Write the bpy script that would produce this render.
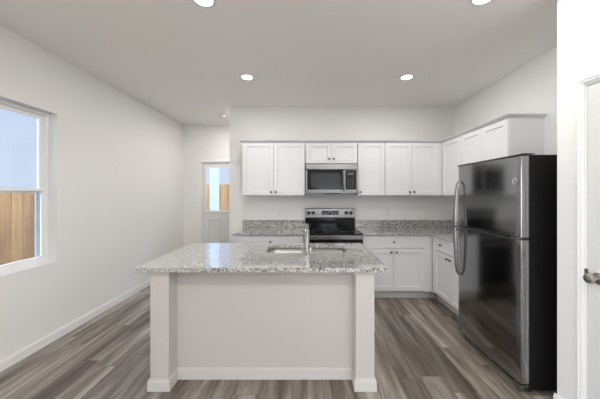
import bpy, bmesh, math, random
from mathutils import Vector, Matrix
random.seed(7)
PI = math.pi
S = bpy.context.scene
COL = S.collection
for o in list(bpy.data.objects): bpy.data.objects.remove(o)

# ------------------------------------------------------------------ camera
CAMZ = 1.45
cd = bpy.data.cameras.new('camera'); cam = bpy.data.objects.new('camera', cd); COL.objects.link(cam)
cam.location = (0, 0, CAMZ); cam.rotation_euler = (PI/2, 0, 0)
cd.sensor_width = 36; cd.lens = 36*262/600
cd.shift_x = -7/600; cd.shift_y = -6/600; cd.clip_start = 0.02
S.camera = cam

# ------------------------------------------------------------------ world and exposure
CAN_POWER = 8.3
BACK_CAN_POWER = 19.5
REAR_POWER = 16.0
SIDE_POWER = 105.0
HALL_POWER = 15.0
WORLD = 1.0
ZENITH = 14.0
W = bpy.data.worlds.new('sky'); S.world = W; W.use_nodes = True
nt = W.node_tree; nt.nodes.clear()
wo = nt.nodes.new('ShaderNodeOutputWorld'); bg = nt.nodes.new('ShaderNodeBackground')
tc = nt.nodes.new('ShaderNodeTexCoord'); sx = nt.nodes.new('ShaderNodeSeparateXYZ')
nt.links.new(tc.outputs['Generated'], sx.inputs[0])
r1 = nt.nodes.new('ShaderNodeValToRGB'); r1.color_ramp.elements[0].position = .0; r1.color_ramp.elements[1].position = .75
r1.color_ramp.elements[0].color = (.64, .74, .90, 1); r1.color_ramp.elements[1].color = (.48, .60, .88, 1)
nt.links.new(sx.outputs['Z'], r1.inputs[0]); nt.links.new(r1.outputs[0], bg.inputs[0])
# the sky is brighter on the sun's side (behind the camera)
r2 = nt.nodes.new('ShaderNodeMapRange'); r2.inputs['From Min'].default_value = .25; r2.inputs['From Max'].default_value = -.6
r2.inputs['To Min'].default_value = 1.0; r2.inputs['To Max'].default_value = 5.5
nt.links.new(sx.outputs['Y'], r2.inputs[0])
r3 = nt.nodes.new('ShaderNodeMapRange'); r3.inputs['From Min'].default_value = .33; r3.inputs['From Max'].default_value = .75
r3.inputs['To Min'].default_value = 1.0; r3.inputs['To Max'].default_value = ZENITH      # hazy glow high up around the sun
nt.links.new(sx.outputs['Z'], r3.inputs[0])
mxs = nt.nodes.new('ShaderNodeMath'); mxs.operation = 'MAXIMUM'; nt.links.new(r2.outputs[0], mxs.inputs[0]); nt.links.new(r3.outputs[0], mxs.inputs[1])
mw_ = nt.nodes.new('ShaderNodeMath'); mw_.operation = 'MULTIPLY'; mw_.inputs[1].default_value = WORLD; nt.links.new(mxs.outputs[0], mw_.inputs[0])
nt.links.new(mw_.outputs[0], bg.inputs[1])
nt.links.new(bg.outputs[0], wo.inputs[0])
S.view_settings.view_transform = 'Standard'; S.view_settings.look = 'None'
S.view_settings.exposure = 0.10; S.view_settings.gamma = 1.0; S.view_settings.use_curve_mapping = False
# ------------------------------------------------------------------ materials
def mat(name, col, rough=.5, metal=0., **kw):
    m = bpy.data.materials.new(name); m.use_nodes = True
    b = m.node_tree.nodes['Principled BSDF']
    b.inputs['Base Color'].default_value = (*col, 1); b.inputs['Roughness'].default_value = rough
    b.inputs['Metallic'].default_value = metal
    for k, v in kw.items(): b.inputs[k.replace('_', ' ')].default_value = v
    return m
def nodes(m): return m.node_tree.nodes, m.node_tree.links, m.node_tree.nodes['Principled BSDF']
def add_bump(m, scale, strength, dist=.002, detail=4, stretch=None):
    N, L, b = nodes(m)
    t = N.new('ShaderNodeTexCoord'); n = N.new('ShaderNodeTexNoise'); n.inputs['Scale'].default_value = scale; n.inputs['Detail'].default_value = detail
    if stretch:
        mp = N.new('ShaderNodeMapping'); mp.inputs['Scale'].default_value = stretch; L.new(t.outputs['Object'], mp.inputs[0]); L.new(mp.outputs[0], n.inputs[0])
    else: L.new(t.outputs['Object'], n.inputs[0])
    bp = N.new('ShaderNodeBump'); bp.inputs['Strength'].default_value = strength; bp.inputs['Distance'].default_value = dist
    L.new(n.outputs[0], bp.inputs['Height']); L.new(bp.outputs[0], b.inputs['Normal'])
    return m
WALL = add_bump(mat('wall_paint', (.83, .82, .80), .6), 90, .12)
CEIL = add_bump(mat('ceiling_paint', (.91, .885, .85), .8), 70, .2)
TRIM = mat('trim_paint', (.84, .835, .825), .35)
ISLT = mat('island_trim_paint', (.68, .66, .645), .4)
ISL = add_bump(mat('island_paint', (.59, .56, .545), .5), 90, .06)
CAB = mat('cabinet_white', (.775, .775, .78), .32)
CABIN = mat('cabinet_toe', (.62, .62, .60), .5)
DOORP = mat('door_paint', (.71, .70, .69), .35)
KNOB = mat('brushed_nickel', (.42, .40, .37), .3, 1.)
DARKK = mat('dark_knob_metal', (.10, .095, .09), .35, .8)
STEEL = add_bump(mat('stainless', (.25, .247, .243), .28, 1.), 30, .03, .001, 2, (60, 1, 1))
STEELV = add_bump(mat('stainless_fridge', (.30, .30, .305), .13, 1.), 30, .02, .001, 2, (1, 1, 60))
HANDLE = mat('stainless_handle', (.27, .27, .27), .3, 1.)
SINKM = mat('sink_steel', (.66, .655, .65), .3, 1.)
CHROME = mat('faucet_steel', (.45, .44, .43), .25, 1.)
BLACKG = mat('black_glass', (.008, .008, .009), .10, Specular_IOR_Level=.22)
BLACKP = mat('black_plastic', (.018, .018, .019), .38)
BODYB = add_bump(mat('black_textured_side', (.006, .006, .006), .5, Specular_IOR_Level=.25), 300, .15, .0005)
WINDG = mat('microwave_window', (.028, .028, .028), .25, Specular_IOR_Level=.3)
WHITEP = mat('white_plastic', (.80, .79, .77), .4)
VINYL = mat('window_vinyl', (.90, .90, .90), .35)
BRIGHTW = mat('display_print', (.55, .60, .62), .4)
PALEB = mat('pale_blue_grey', (.36, .40, .39), .5)
GROUND = add_bump(mat('bare_soil', (.30, .25, .20), .9), 12, .6, .02)
def granite():
    m = mat('granite', (.5, .5, .5), .12, Coat_Weight=1.0, Coat_Roughness=.04, Coat_IOR=1.9); N, L, b = nodes(m)
    t = N.new('ShaderNodeTexCoord')
    nz = N.new('ShaderNodeTexNoise'); nz.inputs['Scale'].default_value = 60; nz.inputs['Detail'].default_value = 3
    L.new(t.outputs['Object'], nz.inputs[0])
    mx = N.new('ShaderNodeMix'); mx.data_type = 'RGBA'; mx.blend_type = 'LINEAR_LIGHT'; mx.inputs[0].default_value = .018
    L.new(t.outputs['Object'], mx.inputs[6]); L.new(nz.outputs[1], mx.inputs[7])
    def vor(scale, stops):
        v = N.new('ShaderNodeTexVoronoi'); v.inputs['Scale'].default_value = scale; L.new(mx.outputs[2], v.inputs[0])
        s = N.new('ShaderNodeSeparateColor'); L.new(v.outputs['Color'], s.inputs[0])
        r = N.new('ShaderNodeValToRGB'); r.color_ramp.interpolation = 'CONSTANT'
        for i, (p, c) in enumerate(stops):
            e = r.color_ramp.elements[i] if i < 2 else r.color_ramp.elements.new(p)
            e.position = p; e.color = (*c, 1)
        L.new(s.outputs[0], r.inputs[0]); return r
    big = vor(140, [(0, (.70, .69, .675)), (.38, (.44, .43, .42)), (.58, (.20, .193, .188)), (.74, (.035, .034, .033)), (.90, (.78, .77, .76))])
    sml = vor(260, [(0, (1, 1, 1)), (.62, (.62, .60, .58)), (.84, (.13, .12, .12))])
    m2 = N.new('ShaderNodeMix'); m2.data_type = 'RGBA'; m2.blend_type = 'MULTIPLY'; m2.inputs[0].default_value = .75
    L.new(big.outputs[0], m2.inputs[6]); L.new(sml.outputs[0], m2.inputs[7]); L.new(m2.outputs[2], b.inputs['Base Color'])
    return m
GRAN = granite()
def floor_mat():
    m = mat('plank_floor', (.3, .27, .24), .27, Specular_IOR_Level=.6); N, L, b = nodes(m)
    t = N.new('ShaderNodeTexCoord'); s = N.new('ShaderNodeSeparateXYZ'); L.new(t.outputs['Object'], s.inputs[0])
    def M(op, a, c=None, **k):
        n = N.new('ShaderNodeMath'); n.operation = op
        for i, v in enumerate((a, c)):
            if v is None: continue
            if isinstance(v, (int, float)): n.inputs[i].default_value = v
            else: L.new(v, n.inputs[i])
        return n.outputs[0]
    PW, PL = .178, 1.22
    u = M('DIVIDE', s.outputs['X'], PW); row = M('FLOOR', u)
    off = M('FRACT', M('MULTIPLY', M('SINE', M('MULTIPLY', row, 12.9898)), 43758.5))
    v = M('ADD', M('DIVIDE', s.outputs['Y'], PL), off); cell = M('FLOOR', v)
    cx = N.new('ShaderNodeCombineXYZ'); L.new(row, cx.inputs[0]); L.new(cell, cx.inputs[1])
    wn = N.new('ShaderNodeTexWhiteNoise'); wn.noise_dimensions = '3D'; L.new(cx.outputs[0], wn.inputs[0])
    # grain coordinates: stretched along the plank, shifted per plank
    g = N.new('ShaderNodeCombineXYZ')
    L.new(M('MULTIPLY', s.outputs['X'], 1.0), g.inputs[0]); L.new(M('MULTIPLY', s.outputs['Y'], .075), g.inputs[1]); L.new(M('MULTIPLY', wn.outputs[0], 37.), g.inputs[2])
    n1 = N.new('ShaderNodeTexNoise'); n1.inputs['Scale'].default_value = 11; n1.inputs['Detail'].default_value = 5; n1.inputs['Roughness'].default_value = .55; n1.inputs['Distortion'].default_value = .35; L.new(g.outputs[0], n1.inputs[0])
    n2 = N.new('ShaderNodeTexNoise'); n2.inputs['Scale'].default_value = 70; n2.inputs['Detail'].default_value = 5; L.new(g.outputs[0], n2.inputs[0])
    f = M('ADD', M('MULTIPLY', n1.outputs[0], 1.35), M('MULTIPLY', n2.outputs[0], .35))
    f = M('ADD', f, M('MULTIPLY', wn.outputs[0], .24)); f = M('SUBTRACT', f, .50)
    r = N.new('ShaderNodeValToRGB')
    st = [(.16, (.070, .053, .041)), (.38, (.150, .122, .098)), (.58, (.255, .222, .187)), (.82, (.42, .39, .34))]
    for i, (p, c) in enumerate(st):
        e = r.color_ramp.elements[i] if i < 2 else r.color_ramp.elements.new(p)
        e.position = p; e.color = (*c, 1)
    L.new(f, r.inputs[0])
    fu = M('FRACT', u); fv = M('FRACT', v)
    gu = M('LESS_THAN', M('MINIMUM', fu, M('SUBTRACT', 1., fu)), .010)
    gv = M('LESS_THAN', M('MINIMUM', fv, M('SUBTRACT', 1., fv)), .0016)
    gap = M('MAXIMUM', gu, gv)
    mx = N.new('ShaderNodeMix'); mx.data_type = 'RGBA'; L.new(M('MULTIPLY', gap, .65), mx.inputs[0]); L.new(r.outputs[0], mx.inputs[6]); mx.inputs[7].default_value = (.05, .038, .03, 1)
    L.new(mx.outputs[2], b.inputs['Base Color'])
    bp = N.new('ShaderNodeBump'); bp.inputs['Strength'].default_value = .12; bp.inputs['Distance'].default_value = .002; L.new(n2.outputs[0], bp.inputs['Height']); L.new(bp.outputs[0], b.inputs['Normal'])
    return m
FLOOR = floor_mat()
def wood_fence(axis):
    m = mat('fence_cedar', (.6, .4, .2), .9); N, L, b = nodes(m)
    t = N.new('ShaderNodeTexCoord'); mp = N.new('ShaderNodeMapping'); L.new(t.outputs['Object'], mp.inputs[0])
    mp.inputs['Scale'].default_value = (1, 1, .07)
    n = N.new('ShaderNodeTexNoise'); n.inputs['Scale'].default_value = 22; n.inputs['Detail'].default_value = 5; L.new(mp.outputs[0], n.inputs[0])
    s = N.new('ShaderNodeSeparateXYZ'); L.new(t.outputs['Object'], s.inputs[0])
    d = N.new('ShaderNodeMath'); d.operation = 'DIVIDE'; d.inputs[1].default_value = .145; L.new(s.outputs[axis], d.inputs[0])
    f = N.new('ShaderNodeMath'); f.operation = 'FLOOR'; L.new(d.outputs[0], f.inputs[0])
    w = N.new('ShaderNodeTexWhiteNoise'); w.noise_dimensions = '1D'; L.new(f.outputs[0], w.inputs['W'])
    a = N.new('ShaderNodeMath'); a.operation = 'MULTIPLY_ADD'; a.inputs[1].default_value = .5; L.new(w.outputs[0], a.inputs[0]); 
    a2 = N.new('ShaderNodeMath'); a2.operation = 'MULTIPLY_ADD'; a2.inputs[1].default_value = 1.2; a2.inputs[2].default_value = -.35; L.new(n.outputs[0], a2.inputs[0]); L.new(a2.outputs[0], a.inputs[2])
    r = N.new('ShaderNodeValToRGB'); r.color_ramp.elements[0].position = .1; r.color_ramp.elements[0].color = (.17, .085, .035, 1)
    r.color_ramp.elements[1].position = .85; r.color_ramp.elements[1].color = (.36, .205, .075, 1)
    L.new(a.outputs[0], r.inputs[0]); L.new(r.outputs[0], b.inputs['Base Color'])
    return m
FENCE_Y = wood_fence('Y'); FENCE_X = wood_fence('X')
def glass_mat():
    m = bpy.data.materials.new('pane_glass'); m.use_nodes = True; N = m.node_tree.nodes; L = m.node_tree.links; N.clear()
    o = N.new('ShaderNodeOutputMaterial'); mx = N.new('ShaderNodeMixShader'); tr = N.new('ShaderNodeBsdfTransparent'); gl = N.new('ShaderNodeBsdfGlossy'); fr = N.new('ShaderNodeFresnel')
    tr.inputs[0].default_value = (.97, .985, .99, 1); gl.inputs['Roughness'].default_value = 0.0; fr.inputs[0].default_value = 1.3
    L.new(fr.outputs[0], mx.inputs[0]); L.new(tr.outputs[0], mx.inputs[1]); L.new(gl.outputs[0], mx.inputs[2]); L.new(mx.outputs[0], o.inputs[0]); return m
GLASS = glass_mat()
def emit(name, col, s):
    m = bpy.data.materials.new(name); m.use_nodes = True; b = m.node_tree.nodes['Principled BSDF']
    b.inputs['Base Color'].default_value = (.8, .8, .8, 1); b.inputs['Emission Color'].default_value = (*col, 1); b.inputs['Emission Strength'].default_value = s
    return m
LENS = emit('lamp_lens', (1., .95, .87), 6.0)

# ------------------------------------------------------------------ mesh helpers
def box(bm, x0, y0, z0, x1, y1, z1):
    vs = [bm.verts.new(p) for p in ((x0,y0,z0),(x1,y0,z0),(x1,y1,z0),(x0,y1,z0),(x0,y0,z1),(x1,y0,z1),(x1,y1,z1),(x0,y1,z1))]
    for f in ((3,2,1,0),(4,5,6,7),(0,1,5,4),(1,2,6,5),(2,3,7,6),(3,0,4,7)): bm.faces.new([vs[i] for i in f])
def boxes(*bs):
    bm = bmesh.new()
    for b in bs: box(bm, *b)
    return bm
def prism(bm, pts, a, b, axis='z'):
    # polygon pts extruded from a to b along axis; pts are (x,y) / (y,z) / (x,z)
    def P(p, t): return {'z': (p[0], p[1], t), 'x': (t, p[0], p[1]), 'y': (p[0], t, p[1])}[axis]
    lo = [bm.verts.new(P(p, a)) for p in pts]; hi = [bm.verts.new(P(p, b)) for p in pts]
    bm.faces.new(lo); bm.faces.new(hi[::-1])
    n = len(pts)
    for i in range(n): bm.faces.new((lo[i], hi[i], hi[(i+1)%n], lo[(i+1)%n]))
def lathe(bm, prof, M=Matrix(), seg=20):
    # prof: (r, z) list around local z
    rings = []
    for r, z in prof:
        if r < 1e-6: rings.append([bm.verts.new(M @ Vector((0, 0, z)))])
        else: rings.append([bm.verts.new(M @ Vector((r*math.cos(2*PI*k/seg), r*math.sin(2*PI*k/seg), z))) for k in range(seg)])
    for a, b in zip(rings, rings[1:]):
        for k in range(seg):
            q = [a[k % len(a)], a[(k+1) % len(a)], b[(k+1) % len(b)], b[k % len(b)]]
            u = []
            for v in q:
                if v not in u: u.append(v)
            if len(u) > 2: bm.faces.new(u)
    for e in (rings[0], rings[-1]):
        if len(e) > 1:
            try: bm.faces.new(e)
            except ValueError: pass
def tube(bm, pts, r, seg=12, sy=1.0):
    pts = [Vector(p) for p in pts]; rings = []; up = None
    for i, p in enumerate(pts):
        d = (pts[min(i+1, len(pts)-1)] - pts[max(i-1, 0)]).normalized()
        if up is None: up = d.orthogonal().normalized()
        up = (up - d*up.dot(d)).normalized(); sd = d.cross(up)
        rr = r[i] if isinstance(r, (list, tuple)) else r
        rings.append([bm.verts.new(p + rr*(math.cos(2*PI*k/seg)*up + sy*math.sin(2*PI*k/seg)*sd)) for k in range(seg)])
    for a, b in zip(rings, rings[1:]):
        for k in range(seg): bm.faces.new((a[k], a[(k+1)%seg], b[(k+1)%seg], b[k]))
    bm.faces.new(rings[0][::-1]); bm.faces.new(rings[-1])
def obj(name, bm, m, parent=None, bevel=0, smooth=False, seg=2):
    bmesh.ops.recalc_face_normals(bm, faces=bm.faces)
    me = bpy.data.meshes.new(name); bm.to_mesh(me); bm.free(); me.materials.append(m)
    o = bpy.data.objects.new(name, me); COL.objects.link(o)
    if parent: o.parent = parent
    if smooth:
        for p in me.polygons: p.use_smooth = True
        me.set_sharp_from_angle(angle=math.radians(40))
    if bevel:
        b = o.modifiers.new('bevel', 'BEVEL'); b.width = bevel; b.segments = seg; b.limit_method = 'ANGLE'; b.angle_limit = math.radians(40)
    return o
def tag(o, label, cat, group=None, kind=None):
    o['label'] = label; o['category'] = cat
    if group: o['group'] = group
    return o
def thing(name, label, cat, loc=(0, 0, 0), rz=0, group=None):
    o = bpy.data.objects.new(name, None); COL.objects.link(o); o.location = loc; o.rotation_euler = (0, 0, rz); o.empty_display_size = .1
    return tag(o, label, cat, group)
def struct(name, bm, m, parent=None, bevel=0, label=None):
    o = obj(name, bm, m, parent, bevel)
    if parent is None: o['kind'] = 'structure'
    if label: o['label'] = label
    return o
def sempty(name, loc=(0, 0, 0), rz=0, label=None):
    o = bpy.data.objects.new(name, None); COL.objects.link(o); o.location = loc; o.rotation_euler = (0, 0, rz); o['kind'] = 'structure'
    if label: o['label'] = label
    return o
def rot(ax, deg): return Matrix.Rotation(math.radians(deg), 4, ax)
def T(x, y, z): return Matrix.Translation((x, y, z))

# ------------------------------------------------------------------ room measures (metres)
HC = 2.83; XL = -2.5; XR = 2.33; XP = 1.70; YP = 1.78
YB = 4.15; YH = 5.31; XH = -1.23; YREAR = -4.2; TH = .14

struct('floor', boxes((XL-TH, YREAR-TH, -.12, XR+TH, YH+TH, 0)), FLOOR)
struct('ceiling', boxes((XL-TH, YREAR-TH, HC, XR+TH, YH+TH, HC+.12)), CEIL)
def wall_with_hole_x(name, x0, x1, y0, y1, holes, m=WALL):
    # wall running along Y with rectangular holes (ya, yb, za, zb)
    bm = bmesh.new(); y = y0
    for ya, yb, za, zb in sorted(holes):
        box(bm, x0, y, 0, x1, ya, HC)
        if za > 0: box(bm, x0, ya, 0, x1, yb, za)
        box(bm, x0, ya, zb, x1, yb, HC); y = yb
    box(bm, x0, y, 0, x1, y1, HC)
    bmesh.ops.remove_doubles(bm, verts=bm.verts, dist=1e-5)
    return struct(name, bm, m)
def wall_with_hole_y(name, x0, x1, y0, y1, holes, m=WALL):
    bm = bmesh.new(); x = x0
    for xa, xb, za, zb in sorted(holes):
        box(bm, x, y0, 0, xa, y1, HC)
        if za > 0: box(bm, xa, y0, 0, xb, y1, za)
        box(bm, xa, y0, zb, xb, y1, HC); x = xb
    box(bm, x, y0, 0, x1, y1, HC)
    bmesh.ops.remove_doubles(bm, verts=bm.verts, dist=1e-5)
    return struct(name, bm, m)
SY_0, SY_1, SZ0, SZ1 = -3.1, -.5, .08, 2.15
WY1 = 2.62; WY0 = WY1-.92; WZ0 = .765; WZ1 = 2.245
RX0, RX1, RZ0, RZ1 = .45, 1.55, .75, 2.2
DX0, DX1, DZ = -2.10, -1.18, 2.085         # back door rough opening: hidden right side passes behind hall_right wall
DX0, DX1 = -2.115, -1.28+.0
wall_with_hole_x('wall_left', XL-TH, XL, YREAR-TH, YH+TH, [(SY_0, SY_1, SZ0, SZ1), (WY0, WY1, WZ0, WZ1)])
wall_with_hole_y('wall_rear', XL, XP+TH, YREAR-TH, YREAR, [(RX0, RX1, RZ0, RZ1)])
wall_with_hole_y('wall_hall_end', XL, .70+TH, YH, YH+TH, [(-2.145, -1.225, 0, 2.085)])
struct('wall_back', boxes((XH, YB, 0, XR+TH, YB+TH, HC)), WALL)
struct('wall_hall_right', boxes((.70, YB+TH, 0, .70+TH, YH, HC)), WALL)
struct('wall_right', boxes((XR, YP, 0, XR+TH, YB, HC)), WALL)
PD0, PD1, PDZ = .80, 1.602, 2.115             # pantry door opening along y
wall_with_hole_x('wall_pantry', XP, XP+TH, YREAR-TH, YP, [(PD0, PD1, 0, PDZ)])
struct('wall_pantry_end', boxes((XP+TH, YP-TH, 0, XR+TH, YP, HC)), WALL)

# baseboards: flat board with a small stepped top
def base_x(name, x, s, y0, y1):    # on a wall plane at x, sticking out in direction s
    struct(name, boxes((min(x, x+s*.014), y0, 0, max(x, x+s*.014), y1, .072), (min(x, x+s*.009), y0, .072, max(x, x+s*.009), y1, .086)), TRIM)
def base_y(name, y, s, x0, x1):
    struct(name, boxes((x0, min(y, y+s*.014), 0, x1, max(y, y+s*.014), .072), (x0, min(y, y+s*.009), .072, x1, max(y, y+s*.009), .086)), TRIM)
base_x('baseboard_left', XL, 1, SY_1+.01, YH)
base_y('baseboard_hall_end', YH, -1, XL+.014, -2.205)
base_x('baseboard_pantry', XP, -1, PD1+.062, YP+.014)
base_x('baseboard_pantry_front', XP, -1, YREAR, PD0-.062)
base_y('baseboard_rear', YREAR, 1, XL+.014, XP-.014)
base_y('baseboard_hall_corner', YB, -1, XH, -1.02)
base_x('baseboard_hall_right', XH, -1, YB-.014, YB+TH)

# ------------------------------------------------------------------ left window (single hung, drywall return, no casing)
w = sempty('window_1', (XL-TH, 0, 0), label='white single-hung window in the left wall')
fx0, fx1 = .0, .045
def rect_frame(bm, x0, x1, y0, y1, z0, z1, t, tb=None):
    tb = tb or t
    box(bm, x0, y0, z0, x1, y1, z0+tb); box(bm, x0, y0, z1-t, x1, y1, z1)
    box(bm, x0, y0, z0+tb, x1, y0+t, z1-t); box(bm, x0, y1-t, z0+tb, x1, y1, z1-t)
bm = bmesh.new(); rect_frame(bm, .0, .06, WY0, WY1, WZ0, WZ1, .030, .045); obj('window_frame', bm, VINYL, w, .003)
zr = 1.478
bm = bmesh.new(); rect_frame(bm, .005, .03, WY0+.030, WY1-.030, zr-.02, WZ1-.030, .034); us = obj('upper_sash', bm, VINYL, w, .003)
bm = bmesh.new(); rect_frame(bm, .032, .056, WY0+.030, WY1-.030, WZ0+.045, zr+.022, .030); ls = obj('lower_sash', bm, VINYL, w, .003)
obj('pane', boxes((.016, WY0+.064, zr+.012, .020, WY1-.064, WZ1-.064)), GLASS, us)
obj('pane', boxes((.042, WY0+.060, WZ0+.075, .046, WY1-.060, zr-.008)), GLASS, ls)
obj('sash_lock', boxes((.050, (WY0+WY1)/2-.03, zr+.022, .060, (WY0+WY1)/2+.03, zr+.034)), VINYL, ls, .002)
# pale blue-grey outer frame, a narrow strip seen obliquely through the lower pane
bm = bmesh.new(); rect_frame(bm, -.03, -.012, WY0+.01, WY1-.018, WZ0+.01, zr+.030, .034); scf = obj('pale_strip_frame', bm, PALEB, w, .002); scf['label'] = 'pale blue frame outside the lower sash'
struct('window_sill', boxes((.06, WY0, WZ0-.002, TH+.004, WY1, WZ0+.012)), TRIM, w)

# rear window wall behind the camera (daylight, reflections)
w = sempty('window_2', (0, YREAR-TH, 0), label='rear window behind the viewpoint')
bm = bmesh.new()
for (a, b) in ((RX0, 1.0), (1.0, RX1)):
    box(bm, a, .02, RZ0, b, .08, RZ0+.05); box(bm, a, .02, RZ1-.05, b, .08, RZ1); box(bm, a, .02, RZ0+.05, a+.05, .08, RZ1-.05); box(bm, b-.05, .02, RZ0+.05, b, .08, RZ1-.05)
    box(bm, a+.05, .02, 1.30, b-.05, .08, 1.35)
obj('window_frame', bm, VINYL, w, .003)
obj('pane', boxes((RX0+.05, .045, RZ0+.05, .95, .05, RZ1-.05)), GLASS, w); obj('pane', boxes((1.05, .045, RZ0+.05, RX1-.05, .05, RZ1-.05)), GLASS, w)

w = sempty('fill_window', (XL-TH, 0, 0), label='unseen sliding glass door added behind the viewpoint for fill light')  # glazed opening out of view, added to let fill light in
bm = bmesh.new(); ym = (SY_0+SY_1)/2
for (a, b) in ((SY_0, ym), (ym, SY_1)): rect_frame(bm, .02, .08, a, b, SZ0, SZ1, .06)
obj('window_frame', bm, VINYL, w, .003)
obj('pane', boxes((.045, SY_0+.06, SZ0+.06, .05, ym-.06, SZ1-.06)), GLASS, w); obj('pane', boxes((.045, ym+.06, SZ0+.06, .05, SY_1-.06, SZ1-.06)), GLASS, w)

# ------------------------------------------------------------------ hall end door: half lite over two panels
d = sempty('door_1', (-2.145, YH, 0), label='white half-glass back door at the end of the hall')
DW = .92; DH = 2.085
bm = bmesh.new(); box(bm, -.058, -.016, 0, .0, 0, DH+.058); box(bm, 0, -.016, DH, DW, 0, DH+.058)
obj('door_casing', bm, TRIM, d, .004)
bm = bmesh.new(); box(bm, .0, .0, 0, .016, TH, DH); box(bm, DW-.016, .0, 0, DW, TH, DH); box(bm, .016, 0, DH-.014, DW-.016, TH, DH); obj('door_jamb', bm, TRIM, d)
# slab: a front face grid with two recessed panels and a lite opening
def slab(bm, w, h, t, holes, panels, y0=0):
    xs = sorted({0, w, *[v for r in holes+panels for v in (r[0], r[2])]}); zs = sorted({0, h, *[v for r in holes+panels for v in (r[1], r[3])]})
    for i in range(len(xs)-1):
        for j in range(len(zs)-1):
            cx, cz = (xs[i]+xs[i+1])/2, (zs[j]+zs[j+1])/2
            inn = lambda r: r[0] < cx < r[2] and r[1] < cz < r[3]
            if any(inn(r) for r in holes): continue
            if any(inn(r) for r in panels): continue
            box(bm, xs[i], y0, zs[j], xs[i+1], y0+t, zs[j+1])
    bmesh.ops.remove_doubles(bm, verts=bm.verts, dist=1e-5)
    # delete interior faces shared by two boxes
    seen = {}
    for f in list(bm.faces):
        k = frozenset(f.verts); seen.setdefault(k, []).append(f)
    bmesh.ops.delete(bm, geom=[f for fs in seen.values() if len(fs) > 1 for f in fs], context='FACES_ONLY')
    for (a, b_, c, e) in panels:      # sloped moulding and raised field
        yy = y0+.009
        v = [(a, y0, b_), (c, y0, b_), (c, y0, e), (a, y0, e)]; g = .022
        u = [(a+g, yy, b_+g), (c-g, yy, b_+g), (c-g, yy, e-g), (a+g, yy, e-g)]
        g2 = .055; q = [(a+g2, y0+.004, b_+g2), (c-g2, y0+.004, b_+g2), (c-g2, y0+.004, e-g2), (a+g2, y0+.004, e-g2)]
        V = [[bm.verts.new(p) for p in L_] for L_ in (v, u, q)]
        for A, B in ((V[0], V[1]), (V[1], V[2])):
            for k in range(4): bm.faces.new((A[k], A[(k+1)%4], B[(k+1)%4], B[k]))
        bm.faces.new(V[2])
        box(bm, a, y0+.012, b_, c, y0+t, e)
ox = .025
lw = DW-.032-.006
bm = bmesh.new()
lite = (.065, 1.08, lw-.065, 1.985)
slab(bm, lw, DH-.022, .044, [lite], [(.10, .22, lw/2-.05, .90), (lw/2+.05, .22, lw-.10, .90)])
sl = obj('door_slab', bm, DOORP, d); sl.location = (.019, .02, .006)
a, b_, c, e = lite
bm = bmesh.new(); rect = [(a-.02, b_-.02, c+.02, b_+.018), (a-.02, e-.018, c+.02, e+.02), (a-.02, b_+.018, a+.018, e-.018), (c-.018, b_+.018, c+.02, e-.018)]
for r in rect: box(bm, r[0], -.010, r[1], r[2], .0, r[3])
obj('lite_frame', bm, TRIM, sl, .003)
obj('pane', boxes((a, .02, b_, c, .024, e)), GLASS, sl)
bm = bmesh.new(); lathe(bm, [(.0, 0), (.033, 0), (.033, .008), (.012, .014), (.012, .035), (.026, .045), (.028, .058), (.018, .070), (0, .073)], T(lw-.07, 0, .96) @ rot('X', 90)); obj('door_knob', bm, KNOB, sl, smooth=True)

# ------------------------------------------------------------------ pantry door on the right
d = sempty('door_2', (XP, 0, 0), label='white panelled pantry door at the right edge')
cw = .048
bm = bmesh.new()
for (t0, t1, th) in ((0, cw, .009), (.008, cw-.006, .014), (.022, cw-.012, .018)):
    # stepped colonial casing profile, built as three layers
    box(bm, -th, PD1+t0, 0, -.0, PD1+t1, PDZ+t1); box(bm, -th, PD0-t1, 0, 0, PD0-t0, PDZ+t1); box(bm, -th, PD0-t0, PDZ+t0, 0, PD1+t0, PDZ+t1)
obj('door_casing', bm, TRIM, d, .003)
bm = bmesh.new(); box(bm, .0, PD1-.010, 0, TH, PD1, PDZ); box(bm, 0, PD0, 0, TH, PD0+.012, PDZ); box(bm, 0, PD0+.012, PDZ-.012, TH, PD1-.012, PDZ)
box(bm, .045, PD1-.024, 0, TH, PD1-.012, PDZ-.012); box(bm, .045, PD0+.012, 0, TH, PD0+.024, PDZ-.012)
obj('door_jamb', bm, TRIM, d)
pw = PD1-PD0-.030
bm = bmesh.new(); slab(bm, pw, PDZ-.024, .035, [], [(.12, .25, pw-.12, .82), (.12, .96, pw-.12, 1.95)])
sl = obj('door_slab', bm, DOORP, d); sl.location = (.003, PD1-.0125, .008); sl.rotation_euler = (0, 0, -PI/2)
bm = bmesh.new(); lathe(bm, [(.0, 0), (.034, 0), (.034, .006), (.028, .010), (.013, .013), (.0115, .030), (.018, .038), (.027, .048), (.029, .058), (.025, .068), (.012, .074), (0, .075)], T(.062, 0, .945) @ rot('X', 90), 28)
obj('door_knob', bm, KNOB, sl, smooth=True)
lp = obj('strike_plate', boxes((-.003, PD1-.020, .935, .0, PD1+.001, .993)), KNOB, d); lp.location = (-.002, 0, 0)

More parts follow.
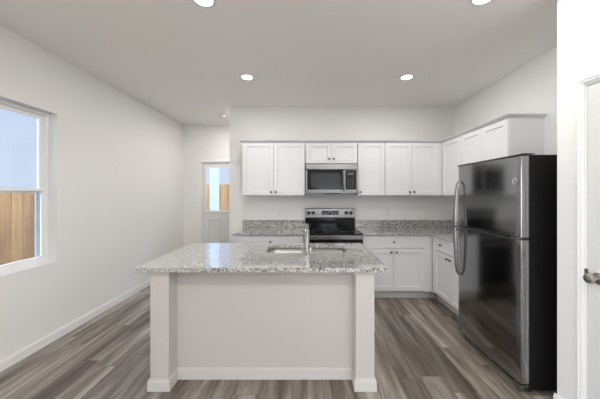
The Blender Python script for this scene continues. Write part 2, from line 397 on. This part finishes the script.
# ------------------------------------------------------------------ cabinet parts
def knob_bm(x, z):
    bm = bmesh.new(); lathe(bm, [(0, 0), (.007, 0), (.006, .010), (.013, .017), (.0155, .022), (.012, .028), (0, .030)], T(x, 0, z) @ rot('X', 90), 14); return bm
def shaker_bm(w, h, fr=.056, t=.019, rec=.010):
    bm = bmesh.new()
    o = [(0, 0), (w, 0), (w, h), (0, h)]
    def ring(ins, y): return [bm.verts.new((ins if p[0] == 0 else w-ins, y, ins if p[1] == 0 else h-ins)) for p in o]
    r = [ring(0, t), ring(0, .002), ring(.002, 0), ring(fr, 0), ring(fr+.005, rec)]
    for A, B in zip(r, r[1:]):
        for k in range(4): bm.faces.new((A[k], A[(k+1)%4], B[(k+1)%4], B[k]))
    bm.faces.new(r[-1]); bm.faces.new(r[0][::-1])
    return bm
def flat_bm(w, h, t=.019):
    bm = boxes((0, 0, 0, w, t, h)); return bm
def door(parent, x, z, w, h, kx=None, kz=None, name='door'):
    o = obj(name, shaker_bm(w, h), CAB, parent); o.location = (x, 0, z)
    if kx is not None: obj('knob', knob_bm(kx, kz), DARKK, o, smooth=True)
    return o
def drawer(parent, x, z, w, h):
    o = obj('drawer', flat_bm(w, h), CAB, parent, .003); o.location = (x, 0, z); obj('knob', knob_bm(w/2, h/2), DARKK, o, smooth=True); return o
G = .0018
def upper(label, x, y, z, w, h, depth, doors, rz=0, filler=0):
    t = thing('upper_cabinet', label, 'cabinet', (x, y, z), rz, 'white upper cabinets')
    obj('body', boxes((0.0005, .0205, 0, w-.0005, depth, h)), CAB, t, .001)
    n = len(doors); dw = w/n
    for i, k in enumerate(doors):
        ww = dw-2*G
        kx = None if k is None else (.032 if k == 'L' else ww-.032)
        door(t, i*dw+G, G+.004, ww, h-2*G-.008, kx, .045 if h > .5 else (.034 if rz else .062))
    if filler: obj('filler_strip', boxes((w, .004, 0, w+filler, .05, h)), CAB, t)
    return t
UF = 3.82; UD = YB-UF-.001; UZ = 1.42; UH = .775
upper('white two-door upper cabinet at the left end above the bare counter', -.945, UF, UZ, .915, UH, UD, ['R', 'L'])
upper('short white two-door upper cabinet directly over the microwave', -.022, UF, UZ+.465, .757, UH-.465, UD, ['R', 'L'])
upper('narrow single-door white upper cabinet just right of the microwave', .743, UF, UZ, .392, UH, UD, ['L'])
upper('white two-door upper cabinet next to the room corner', 1.139, UF, UZ, .775, UH, UD, ['R', 'L'], filler=.054)
UX = 1.97
upper('narrow white single-door upper cabinet on the right wall in the corner', UX, UF-.002, UZ, .47, UH, XR-UX-.001, ['R'], -PI/2)
upper('short white two-door upper cabinet on the right wall just above the refrigerator top', UX, 3.346, UZ+.33, .775, UH-.33, XR-UX-.001, ['R', 'L'], -PI/2)
# crown moulding, one continuous angled run
def sweep(path, prof):
    # path: list of (x, y, nx, ny) with outward miter offsets; prof: list of (out, z)
    bm = bmesh.new(); rings = []
    for (x, y, nx, ny) in path: rings.append([bm.verts.new((x+nx*o, y+ny*o, z)) for o, z in prof])
    for A, B in zip(rings, rings[1:]):
        for k in range(len(prof)): bm.faces.new((A[k], A[(k+1) % len(prof)], B[(k+1) % len(prof)], B[k]))
    bm.faces.new(rings[0]); bm.faces.new(rings[-1][::-1]); return bm
ZT = UZ+UH
yE = 3.346-.775
crown_prof = [(-.02, ZT), (.004, ZT), (.006, ZT+.006), (.034, ZT+.022), (.036, ZT+.030), (-.02, ZT+.030)]
bm = sweep([(-.945, YB-.001, -1, 0), (-.945, UF, -1, -1), (UX, UF, -1, -1), (UX, yE, -1, -1), (XR-.001, yE, 0, -1)], crown_prof)
tag(obj('crown_molding', bm, CAB), 'white crown moulding running along the tops of the upper cabinets', 'moulding')

# base cabinets
BF = 3.555; BZ = .885
def base_cab(label, x, y, w, depth, cols, rz=0, left_fill=0, right_fill=0, toe=True):
    t = thing('base_cabinet', label, 'cabinet', (x, y, 0), rz, 'white base cabinets')
    bm = boxes((0.0005, .0205, .115, w-.0005, depth, BZ)); obj('body', bm, CAB, t, .001)
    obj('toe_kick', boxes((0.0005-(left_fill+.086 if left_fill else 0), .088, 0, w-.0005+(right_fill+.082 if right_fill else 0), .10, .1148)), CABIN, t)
    n = len(cols['doors']); dw = w/n; dz = .70
    nd = cols['drawers']; ddw = w/nd
    for i in range(nd): drawer(t, i*ddw+G, dz+.006+.004, ddw-2*G, BZ-dz-.016)
    for i, k in enumerate(cols['doors']):
        ww = dw-2*G; kx = .034 if k == 'L' else ww-.034; door(t, i*dw+G, .130, ww, dz-.130, kx, dz-.130-.045)
    if right_fill: obj('filler_strip', boxes((w, .004, .115, w+right_fill, .06, BZ)), CAB, t)
    if left_fill: obj('filler_strip', boxes((-left_fill, .004, .115, 0, .06, BZ)), CAB, t)
    return t
base_cab('white base cabinet under the left stretch of back counter, mostly behind the island', -.945, BF, .90, YB-BF-.001, dict(drawers=1, doors=['R', 'L']))
base_cab('white base cabinet right of the range, one wide drawer over two doors', .757, BF, .835, YB-BF-.001, dict(drawers=1, doors=['R', 'L']), right_fill=.107)
BX = 1.70
base_cab('white base cabinet on the right wall beside the refrigerator, two small drawers over two doors', BX, 3.505, .755, XR-BX-.001, dict(drawers=2, doors=['R', 'L']), -PI/2, left_fill=.052)

# countertops (granite, with backsplash strips)
CT = .032
c = tag(obj('countertop', boxes((-1.012, BF-.028, BZ+.0005, -.036, YB-.001, BZ+CT)), GRAN, None, .003), 'speckled grey granite counter left of the range', 'countertop', 'granite countertops')
obj('backsplash', boxes((-1.012, YB-.022, BZ+CT+.0003, -.036, YB-.001, BZ+CT+.115)), GRAN, c, .002)
bm = bmesh.new(); pts = [(.752, BF-.028), (BX-.028, BF-.028), (BX-.028, 2.725), (XR-.001, 2.725), (XR-.001, YB-.001), (.752, YB-.001)]
prism(bm, pts, BZ+.0005, BZ+CT)
c = tag(obj('countertop', bm, GRAN, None, .003), 'L-shaped speckled grey granite counter turning the corner right of the range', 'countertop', 'granite countertops')
obj('backsplash', boxes((.752, YB-.022, BZ+CT+.0003, XR-.023, YB-.001, BZ+CT+.115)), GRAN, c, .002)
obj('backsplash', boxes((XR-.022, 2.725, BZ+CT+.0003, XR-.001, YB-.0225, BZ+CT+.115)), GRAN, c, .002)

# ------------------------------------------------------------------ over-the-range microwave
mw = thing('microwave', 'stainless over-the-range microwave with dark window and vertical handle', 'microwave', (-.020, 3.765, 1.452))
MW, MH = .752, .430
obj('body', boxes((0, .035, .0, MW, YB-3.765-.002, MH)), BLACKP, mw, .002)
obj('vent_grille', boxes((0, 0, MH-.088, MW, .034, MH)), STEEL, mw, .008)
bm = bmesh.new(); dw = .555
# door: steel frame with a window opening
for b in ((0, 0, .030, dw, .034, .052), (0, 0, .052, .025, .034, MH-.090), (.025, 0, MH-.096, dw, .034, MH-.090), (dw-.022, 0, .052, dw, .034, MH-.096)): box(bm, *b)
dr = obj('door', bm, STEEL, mw, .004)
obj('window_surround', boxes((.025, .004, .052, dw-.022, .03, MH-.096)), BLACKG, dr)
obj('window', boxes((.075, .002, .088, dw-.065, .0038, MH-.140)), WINDG, dr)
bm = bmesh.new(); tube(bm, [(dw-.010, -.002, .050), (dw-.010, -.028, .062), (dw-.010, -.036, .10), (dw-.010, -.036, .27), (dw-.010, -.028, MH-.118), (dw-.010, -.002, MH-.104)], .011); obj('handle', bm, HANDLE, dr, smooth=True)
bm = boxes((dw+.002, .0, .030, MW, .034, MH-.090)); cp = obj('control_panel', bm, STEEL, mw, .004)
obj('keypad', boxes((dw+.016, -.002, .052, MW-.022, .0, MH-.098)), BLACKG, cp)
bm = bmesh.new()
for r in range(6):
    for q in range(3): box(bm, dw+.045+q*.036, -.003, .075+r*.028, dw+.065+q*.036, -.0021, .084+r*.028)
box(bm, dw+.045, -.003, .262, dw+.137, -.0021, .30)
obj('buttons', bm, mat('keypad_print', (.10, .10, .105), .4), cp)
obj('bottom_lip', boxes((0, .0, .006, MW, .034, .028)), STEEL, mw, .004)
bm = boxes((.27, .004, -.010, .50, .07, .0)); obj('lamp_vent', bm, BLACKP, mw)
bm = bmesh.new(); 
for k in range(12): box(bm, .04+k*.057, .09, -.006, .085+k*.057, .22, 0)
obj('filter_slats', bm, HANDLE, mw)

# ------------------------------------------------------------------ range
rg = thing('range', 'freestanding stainless electric range with black glass cooktop and rear control panel', 'stove', (-.026, 3.50, 0))
RW = .770
obj('body', boxes((0, .03, .06, RW, YB-3.50-.004, .895)), BLACKP, rg, .002)
obj('cooktop', boxes((-.000, -.035, .897, RW, YB-3.50-.085, .918)), BLACKG, rg, .006)
obj('front_trim', boxes((.0, -.030, .835, RW, .028, .894)), STEEL, rg, .008)
bm = bmesh.new(); box(bm, .0, -.020, .235, RW, .028, .285); box(bm, 0, -.020, .285, .075, .028, .830); box(bm, RW-.075, -.020, .285, RW, .028, .830); box(bm, .075, -.020, .80, RW-.075, .028, .83)
od = obj('oven_door', bm, BLACKG, rg, .004)
obj('window', boxes((.075, -.012, .285, RW-.075, .02, .80)), BLACKG, od)
bm = bmesh.new(); tube(bm, [(.05, -.062, .775), (RW-.05, -.062, .775)], .013); tube(bm, [(.09, -.062, .775), (.09, -.018, .775)], .010); tube(bm, [(RW-.09, -.062, .775), (RW-.09, -.018, .775)], .010); obj('handle', bm, STEEL, od, smooth=True)
obj('storage_drawer', boxes((.0, -.018, .075, RW, .028, .228)), STEEL, rg, .005)
for x in (.05, RW-.05):
    for y in (.08, .55):
        bm = bmesh.new(); lathe(bm, [(0, 0), (.020, 0), (.020, .012), (.012, .018), (.012, .062), (0, .062)], T(x, y, 0)); obj('foot', bm, BLACKP, rg)
def ring_bm(x, y, r0, r1, z):
    bm = bmesh.new(); lathe(bm, [(r0, z), (r1, z), (r1, z+.0006), (r0, z+.0006), (r0, z)], T(x, y, 0), 36); return bm
RINGM = mat('burner_print', (.13, .13, .13), .3)
for (x, y, r) in ((.19, .12, .10), (.58, .12, .085), (.19, .40, .075), (.58, .40, .10)): obj('burner', ring_bm(x, y, r-.006, r, .9183), RINGM, rg)
by = YB-3.50-.084
bm = bmesh.new(); prism(bm, [(by, .92), (by-.0, 1.135), (by+.018, 1.222), (by+.07, 1.222), (by+.07, .92)], .0, RW, 'x'); bgd = obj('backguard', bm, STEEL, rg, .006)
obj('backguard_base', boxes((.0, by-.010, .9185, RW, by-.0005, 1.075)), BLACKG, bgd, .003)
obj('backguard_face', boxes((.0, by-.014, 1.077, RW, by-.0005, 1.216)), STEEL, bgd, .006)
kz = 1.150
for x in (.052, .125, RW-.135, RW-.062):
    bm = bmesh.new(); lathe(bm, [(0, 0), (.027, 0), (.026, .008), (.021, .012), (.019, .034), (.014, .038), (0, .038)], T(x, by-.014, kz) @ rot('X', 90), 20); box(bm, x-.005, by-.060, kz-.02, x+.005, by-.050, kz+.02); obj('control_knob', bm, BLACKP, bgd, smooth=True)
dp = obj('display', boxes((.255, by-.017, 1.120, .515, by-.0142, 1.182)), BLACKG, bgd, .003)
bm = bmesh.new()
for k in range(9): 
    if k in (4,): continue
    for r in (0, 1): box(bm, .270+k*.027, by-.0178, 1.130+r*.024, .285+k*.027, by-.0171, 1.139+r*.024)
box(bm, .375, by-.0178, 1.165, .405, by-.0171, 1.175)
obj('display_print', bm, BRIGHTW, dp)
# small round maker's mark under the display is only a dash at this size
obj('badge', boxes((.365, by-.0155, 1.094, .415, by-.0141, 1.104)), KNOB, bgd)

# ------------------------------------------------------------------ refrigerator (top freezer), facing -X
FX, FY0, FY1 = 1.528, 1.885, 2.67
fr = thing('refrigerator', 'tall dark stainless top-freezer refrigerator with black sides', 'refrigerator', (FX, FY1, 0), -PI/2)
# local: x = from far side towards the camera (0..FW), y = depth behind door face, z up
FW = FY1-FY0; FT = 1.735; ZS = 1.125; DT = .065
obj('body', boxes((.004, DT+.010, .028, FW-.004, XR-FX-.03, FT-.005)), BODYB, fr, .004)
def fridge_door(z0, z1, name):
    bm = bmesh.new(); n = 16; pts = []
    bow = .013; rr = .016
    for i in range(n+1):
        u = i/n; x = u*FW
        y = bow*(2*u-1)**2
        if u < .03: pts += [(0, y+.006), (.002, y+.002), (.006, y)]
        elif u > .97: pts += [(FW-.006, y), (FW-.002, y+.002), (FW, y+.006)]
        else: pts.append((x, y))
    pts += [(FW, DT+.004), (0, DT+.004)]
    prism(bm, pts, z0, z1); 
    return obj(name, bm, STEELV, fr, .003, smooth=True)
fz = fridge_door(ZS+.006, FT-.012, 'freezer_door'); fd = fridge_door(.075, ZS-.012, 'refrigerator_door')
bm = bmesh.new(); box(bm, .0, .003, FT-.0115, FW, DT+.006, FT); obj('top_trim', bm, BLACKP, fz, .003)
obj('door_gap_gasket', boxes((.006, .024, ZS-.012, FW-.006, DT+.008, ZS+.006)), BLACKP, fr)
obj('gasket', boxes((.004, DT+.0045, ZS+.008, FW-.001, DT+.0098, FT-.014)), BLACKP, fz); obj('gasket', boxes((.004, DT+.0045, .09, FW-.001, DT+.0098, ZS-.02)), BLACKP, fd)
def handle(z0, z1, top, parent):
    bm = bmesh.new(); pts = []; n = 14; rad = []
    for i in range(n+1):
        u = i/n; z = z0+(z1-z0)*u
        v = u if top else 1-u                     # v = 0 at the seam, 1 at the far end
        out = .022+.048*math.sin(PI*min(1, .5+.5*v) )**.6 if v > 0 else .070
        out = .056 if v < .001 else .012+.044*max(0, math.cos(v*PI/2))**.28
        pts.append((.045, .016-out, z)); rad.append(.022-.006*v)
    tube(bm, pts, rad, 14, .5)
    zc = z0+.02 if top else z1-.02
    tube(bm, [(.050, .014, zc), (.050, -.045, zc)], .013)
    return obj('handle', bm, HANDLE, parent, smooth=True)
handle(ZS+.012, ZS+.445, True, fz); handle(ZS-.49, ZS-.018, False, fd)
BADGE = mat('badge_metal', (.62, .62, .62), .3, 1.)
bm = bmesh.new(); lathe(bm, [(0, 0), (.021, 0), (.023, .003), (.020, .005), (.0175, .0025), (0, .0025)], T(FW-.050, .0092, 1.54) @ rot('X', 90), 28); bd = obj('badge', bm, BADGE, fz, smooth=True)
cu = bpy.data.curves.new('badge_letters', 'FONT'); cu.body = 'GE'; cu.size = .019; cu.align_x = 'CENTER'; cu.align_y = 'CENTER'; cu.extrude = .0004
tmp = bpy.data.objects.new('tmp', cu); COL.objects.link(tmp); dg = bpy.context.evaluated_depsgraph_get(); me = bpy.data.meshes.new_from_object(tmp.evaluated_get(dg)); bpy.data.objects.remove(tmp)
lt = bpy.data.objects.new('badge_letters', me); COL.objects.link(lt); me.materials.append(BLACKP); lt.parent = bd; lt.rotation_euler = (PI/2, 0, 0); lt.location = (FW-.050, .0064, 1.54)
bm = bmesh.new(); box(bm, FW-.050, .030, FT+.0003, FW-.004, .12, FT+.006); obj('hinge_cover', bm, BLACKP, fr, .004)
bm = bmesh.new(); box(bm, FW-.10, .010, ZS-.008, FW-.010, .060, ZS-.001); tube(bm, [(FW-.03, .012, ZS-.010), (FW-.03, .012, ZS+.004)], .008); obj('middle_hinge', bm, HANDLE, fr, .002)
bm = boxes((.02, .05, .022, FW-.02, DT+.03, .072)); obj('toe_grille', bm, BLACKP, fr)
bm = bmesh.new(); box(bm, FW-.075, .015, .048, FW-.008, .075, .060); box(bm, FW-.055, .020, .012, FW-.02, .05, .046); obj('bottom_hinge', bm, HANDLE, fr, .002)
for x in (.05, FW-.05):
    for y in (.10, XR-FX-.09):
        bm = bmesh.new(); lathe(bm, [(0, 0), (.022, 0), (.022, .010), (.010, .014), (.010, .029), (0, .029)], T(x, y, 0)); obj('foot', bm, BLACKP, fr)

# ------------------------------------------------------------------ island
IX0, IX1, IY0, IY1 = -1.155, .497, 1.93, 2.80
isl = thing('kitchen_island', 'off-white kitchen island with square corner posts and recessed front panel', 'island', ((IX0+IX1)/2, IY0, 0))
ox, oy = (IX0+IX1)/2, IY0; hw = (IX1-IX0)/2
def L(b): return (b[0]-ox, b[1]-oy, b[2], b[3]-ox, b[4]-oy, b[5])
PWD = .137; PY = 2.055; IH = .882
for s, a in ((0, IX0), (1, IX1-PWD)):
    p = obj('post', boxes(L((a, IY0, 0, a+PWD, PY, IH))), ISL, isl, .002)
    bm = bmesh.new()
    e0, e1 = a, a+PWD
    prof = ((.014, 0, .070), (.008, .070, .084))
    for o_, z0, z1 in prof:
        box(bm, e0-o_-ox, IY0-o_-oy, z0, e1+o_-ox, IY0-oy-.0004, z1)
        box(bm, e0-o_-ox, IY0-oy-.0004, z0, e0-.0004-ox, PY-oy, z1); box(bm, e1+.0004-ox, IY0-oy-.0004, z0, e1+o_-ox, PY-oy-.016, z1)
    obj('base_trim', bm, ISLT, p)
    bm = bmesh.new()
    box(bm, e0-.007-ox, IY0-.007-oy, IH-.030, e1+.007-ox, IY0-oy-.0004, IH); box(bm, e0-.007-ox, IY0-oy-.0004, IH-.030, e0-.0004-ox, PY-oy, IH); box(bm, e1+.0004-ox, IY0-oy-.0004, IH-.030, e1+.007-ox, PY-.002-oy, IH)
    obj('cap_trim', bm, ISL, p)
obj('front_panel', boxes(L((IX0, PY+.0005, 0, IX1, PY+.02, IH))), ISL, isl)
obj('side_panel', boxes(L((IX0, PY+.021, 0, IX0+.02, IY1, IH))), ISL, isl); obj('side_panel', boxes(L((IX1-.02, PY+.021, 0, IX1, IY1, IH))), ISL, isl)
obj('back_panel', boxes(L((IX0+.021, IY1-.02, .11, IX1-.021, IY1, IH))), CAB, isl)
bm = bmesh.new(); box(bm, *L((IX0+PWD+.001, PY-.014, 0, IX1-PWD-.001, PY, .070))); box(bm, *L((IX0+PWD+.001, PY-.008, .070, IX1-PWD-.001, PY, .084)))
obj('panel_base_trim', bm, ISLT, isl)
for a, b in ((IX0-.014, IX0-.0004), (IX1+.0004, IX1+.014)):
    obj('side_base_trim', boxes(L((a, PY+.001, 0, b, IY1, .078))), ISLT, isl)
# island countertop with the sink cut-out
def rrect(x0, y0, x1, y1, r, n=6):
    out = []
    for cx, cy, a0 in ((x1-r, y1-r, 0), (x0+r, y1-r, 90), (x0+r, y0+r, 180), (x1-r, y0+r, 270)):
        for k in range(n+1):
            a = math.radians(a0+90*k/n); out.append((cx+r*math.cos(a), cy+r*math.sin(a)))
    return out
CX0, CX1, CY0, CY1 = -1.243, .583, 1.885, 2.835
SX0, SX1, SY0, SY1 = -.385, .375, 2.365, 2.735
zt = IH+.0005+CT; zb = IH+.0005
bm = bmesh.new()
outer = [(CX0, CY0), (CX1, CY0), (CX1, CY1), (CX0, CY1)]; inner = rrect(SX0, SY0, SX1, SY1, .07)
def loop(pts, z): 
    vs = [bm.verts.new((x, y, z)) for x, y in pts]; es = [bm.edges.new((vs[i], vs[(i+1) % len(vs)])) for i in range(len(vs))]; return vs, es
vo, eo = loop(outer, zt); vi, ei = loop(inner, zt)
bmesh.ops.triangle_fill(bm, use_beauty=True, use_dissolve=False, edges=eo+ei)
vo2, eo2 = loop(outer, zb); vi2, ei2 = loop(inner, zb)
bmesh.ops.triangle_fill(bm, use_beauty=True, use_dissolve=False, edges=eo2+ei2)
for A, B in ((vo, vo2), (vi, vi2)):
    for i in range(len(A)): bm.faces.new((A[i], A[(i+1) % len(A)], B[(i+1) % len(A)], B[i]))
tag(obj('island_countertop', bm, GRAN), 'large speckled grey granite slab on top of the island', 'countertop')
# sink
sk = thing('sink', 'double-bowl stainless undermount sink set in the island top', 'sink', ((SX0+SX1)/2, (SY0+SY1)/2, zb-.20))
sox, soy, soz = (SX0+SX1)/2, (SY0+SY1)/2, zb-.20
def bowl(x0, x1):
    bm = bmesh.new(); top = rrect(x0-sox, SY0-.004-soy, x1-sox, SY1+.004-soy, .06); bot = rrect(x0+.02-sox, SY0+.016-soy, x1-.02-sox, SY1-.016-soy, .05)
    tv = [bm.verts.new((x, y, .199)) for x, y in top]; bv = [bm.verts.new((x, y, .02)) for x, y in bot]
    n = len(tv)
    for i in range(n): bm.faces.new((tv[i], tv[(i+1) % n], bv[(i+1) % n], bv[i]))
    bm.faces.new(bv)
    o = obj('bowl', bm, SINKM, sk, smooth=True); so = o.modifiers.new('thick', 'SOLIDIFY'); so.thickness = .002; so.offset = 0
    bm = bmesh.new(); lathe(bm, [(0, .021), (.042, .021), (.044, .024), (.030, .026), (0, .0255)], T((x0+x1)/2-sox, 0, 0), 24); obj('drain', bm, DARKK, o, smooth=True)
bowl(SX0-.003, -.012); bowl(.012, SX1+.003)
bm = boxes((-.012-sox, SY0+.01-soy, .150, .012-sox, SY1-.01-soy, .172)); obj('divider', bm, SINKM, sk, .003)
# faucet: straight post with pull-out head angled over the sink
fa = thing('faucet', 'tall brushed steel single-post faucet standing on the island in front of the sink', 'faucet', (.0, 2.305, zt))
bm = bmesh.new(); lathe(bm, [(0, 0), (.030, 0), (.030, .006), (.0245, .011), (.0235, .160), (.022, .163), (.022, .168), (.0255, .171), (.0255, .217), (.018, .223), (0, .225)], Matrix(), 24); obj('body', bm, CHROME, fa, smooth=True)
bm = bmesh.new(); tube(bm, [(0, .015, .165), (0, .07, .195), (0, .14, .225), (0, .19, .236), (0, .215, .225), (0, .228, .200)], [.016, .016, .017, .018, .019, .018]); obj('spout', bm, CHROME, fa, smooth=True)
bm = bmesh.new(); tube(bm, [(0, .0, .222), (0, -.008, .232), (0, -.015, .250)], [.010, .008, .007]); obj('lever', bm, CHROME, fa, smooth=True)

# ------------------------------------------------------------------ outlets and switches on the back wall
def outlet(x, z, label, y=YB):
    o = thing('wall_outlet', label, 'outlet', (x, y-.0005, z), 0, 'outlets above the counters')
    obj('plate', boxes((-.035, -.006, -.057, .035, 0, .057)), WHITEP, o, .003)
    for dz in (-.024, .024):
        r = obj('socket', boxes((-.017, -.009, dz-.014, .017, -.0062, dz+.014)), WHITEP, o, .004)
        obj('slots', boxes((-.008, -.0095, dz-.006, -.006, -.0091, dz+.006), (.006, -.0095, dz-.006, .008, -.0091, dz+.006)), BLACKP, r)
outlet(-.44, 1.14, 'white outlet on the wall above the counter left of the range')
outlet(1.27, 1.14, 'white outlet on the wall above the counter right of the range')

# ------------------------------------------------------------------ ceiling fixtures
LIGHTS = [(-.71, 3.10, 'far left recessed ceiling light, in front of the hall corner'), (1.18, 3.10, 'far right recessed ceiling light, above the corner counter'),
          (-.735, 1.86, 'near left recessed ceiling light, cut by the top of the photo'), (1.24, 1.84, 'near right recessed ceiling light, cut by the top of the photo'),
          (-.72, -.3, 'recessed ceiling light behind the viewpoint on the left'), (.9, -.3, 'recessed ceiling light behind the viewpoint on the right'),
          (-.72, -2.2, 'recessed ceiling light by the rear window on the left'), (.9, -2.2, 'recessed ceiling light by the rear window on the right'),
          (-1.20, 4.52, 'unseen recessed light added to brighten the hall')]  # out-of-sight lamp, put in to lift the hall's brightness
for x, y, lb in LIGHTS:
    o = thing('recessed_light', lb, 'ceiling light', (x, y, HC), 0, 'recessed ceiling lights')
    bm = bmesh.new(); lathe(bm, [(.062, -.001), (.064, -.008), (.086, -.005), (.090, -.0005)], Matrix(), 32); obj('trim_ring', bm, WHITEP, o, smooth=True)
    bm = bmesh.new(); lathe(bm, [(0, -.0045), (.062, -.0045), (.062, -.001), (0, -.001)], Matrix(), 32); obj('lens', bm, LENS, o)
    ld = bpy.data.lights.new('lamp', 'AREA'); ld.shape = 'DISK'; ld.size = .12; ld.energy = HALL_POWER if 'hall' in lb[-22:] and y > 4 else (CAN_POWER if y > 0 else BACK_CAN_POWER); ld.color = (1., .975, .94)
    lo = bpy.data.objects.new('lamp', ld); COL.objects.link(lo); lo.parent = o; lo.location = (0, 0, -.012)
sd = thing('smoke_detector', 'small white round smoke detector on the hall ceiling', 'smoke detector', (-1.49, 4.60, HC))
bm = bmesh.new(); lathe(bm, [(0, -.036), (.045, -.036), (.055, -.028), (.060, -.012), (.060, 0), (0, 0)], Matrix(), 28); obj('housing', bm, mat('detector_plastic', (.55, .54, .52), .5), sd, smooth=True)
bm = bmesh.new(); lathe(bm, [(.0605, -.012), (.062, -.012), (.062, -.008), (.0605, -.008), (.0605, -.012)], Matrix(), 28); obj('vent_ring', bm, KNOB, sd)

# ------------------------------------------------------------------ outdoors
struct('ground', boxes((-14, -12, -.35, 10, 16, -.25)), GROUND)
struct('porch_slab', boxes((-3.4, YH+TH, -.2499, 1.5, YH+1.9, -.05)), mat('concrete', (.45, .44, .42), .8))
def fence(name, label, horiz, a0, a1, at, top, m):
    t = thing(name, label, 'fence', (0, 0, -.25), 0, 'cedar fences')
    bm = bmesh.new(); x = a0; i = 0
    while x < a1:
        w_ = .138; tz = top+.25
        if horiz: box(bm, x, at, .03, x+w_, at+.018, tz)
        else: box(bm, at-.018, x, .03, at, x+w_, tz)
        x += .145
    obj('board_panel', bm, m, t)
    bm = bmesh.new()
    for z in (.35, 1.0, top+.02):
        if horiz: box(bm, a0, at+.020, z, a1, at+.058, z+.09)
        else: box(bm, at-.058, a0, z, at-.020, a1, z+.09)
    obj('rail', bm, m, t)
    x = a0+.3
    while x < a1:
        obj('post', boxes((x, at+.0585, 0, x+.09, at+.15, top+.2) if horiz else (at-.15, x, 0, at-.0585, x+.09, top+.2)), m, t)
        x += 2.4
fence('wooden_fence', 'vertical cedar board fence seen through the left window', False, -1.0, 9.1, -4.1, 1.50, FENCE_Y)
fence('wooden_fence', 'cedar fence seen through the glass of the back door', True, -8, 3, 9.3, 1.78, FENCE_X)
pp = thing('porch_post', 'pale square porch post outside the back door', 'post', (-2.33, 6.6, -.05))
obj('shaft', boxes((-.09, -.09, .0, .09, .09, 2.75)), mat('post_paint', (.36, .40, .41), .6), pp, .004)
obj('base_collar', boxes((-.12, -.12, .0, .12, .12, .14)), TRIM, pp); obj('top_collar', boxes((-.12, -.12, 2.60, .12, .12, 2.75)), TRIM, pp)

ad = bpy.data.lights.new('side_fill', 'AREA'); ad.shape = 'RECTANGLE'; ad.size = SY_1-SY_0; ad.size_y = SZ1-SZ0; ad.energy = SIDE_POWER; ad.color = (1., .99, .98)  # fill lamp added outside the unseen side door, standing in for daylight
ao = bpy.data.objects.new('side_fill', ad); COL.objects.link(ao); ao.location = (XL-TH-.05, (SY_0+SY_1)/2, (SZ0+SZ1)/2); ao.rotation_euler = (PI/2, 0, -PI/2)
# area lamp added outside the rear window as fill, in place of daylight
ad = bpy.data.lights.new('rear_fill', 'AREA'); ad.shape = 'RECTANGLE'; ad.size = RX1-RX0; ad.size_y = RZ1-RZ0; ad.energy = REAR_POWER; ad.color = (1., .99, .97)
ao = bpy.data.objects.new('rear_fill', ad); COL.objects.link(ao); ao.location = ((RX0+RX1)/2, YREAR-TH-.05, (RZ0+RZ1)/2); ao.rotation_euler = (PI/2, 0, 0)
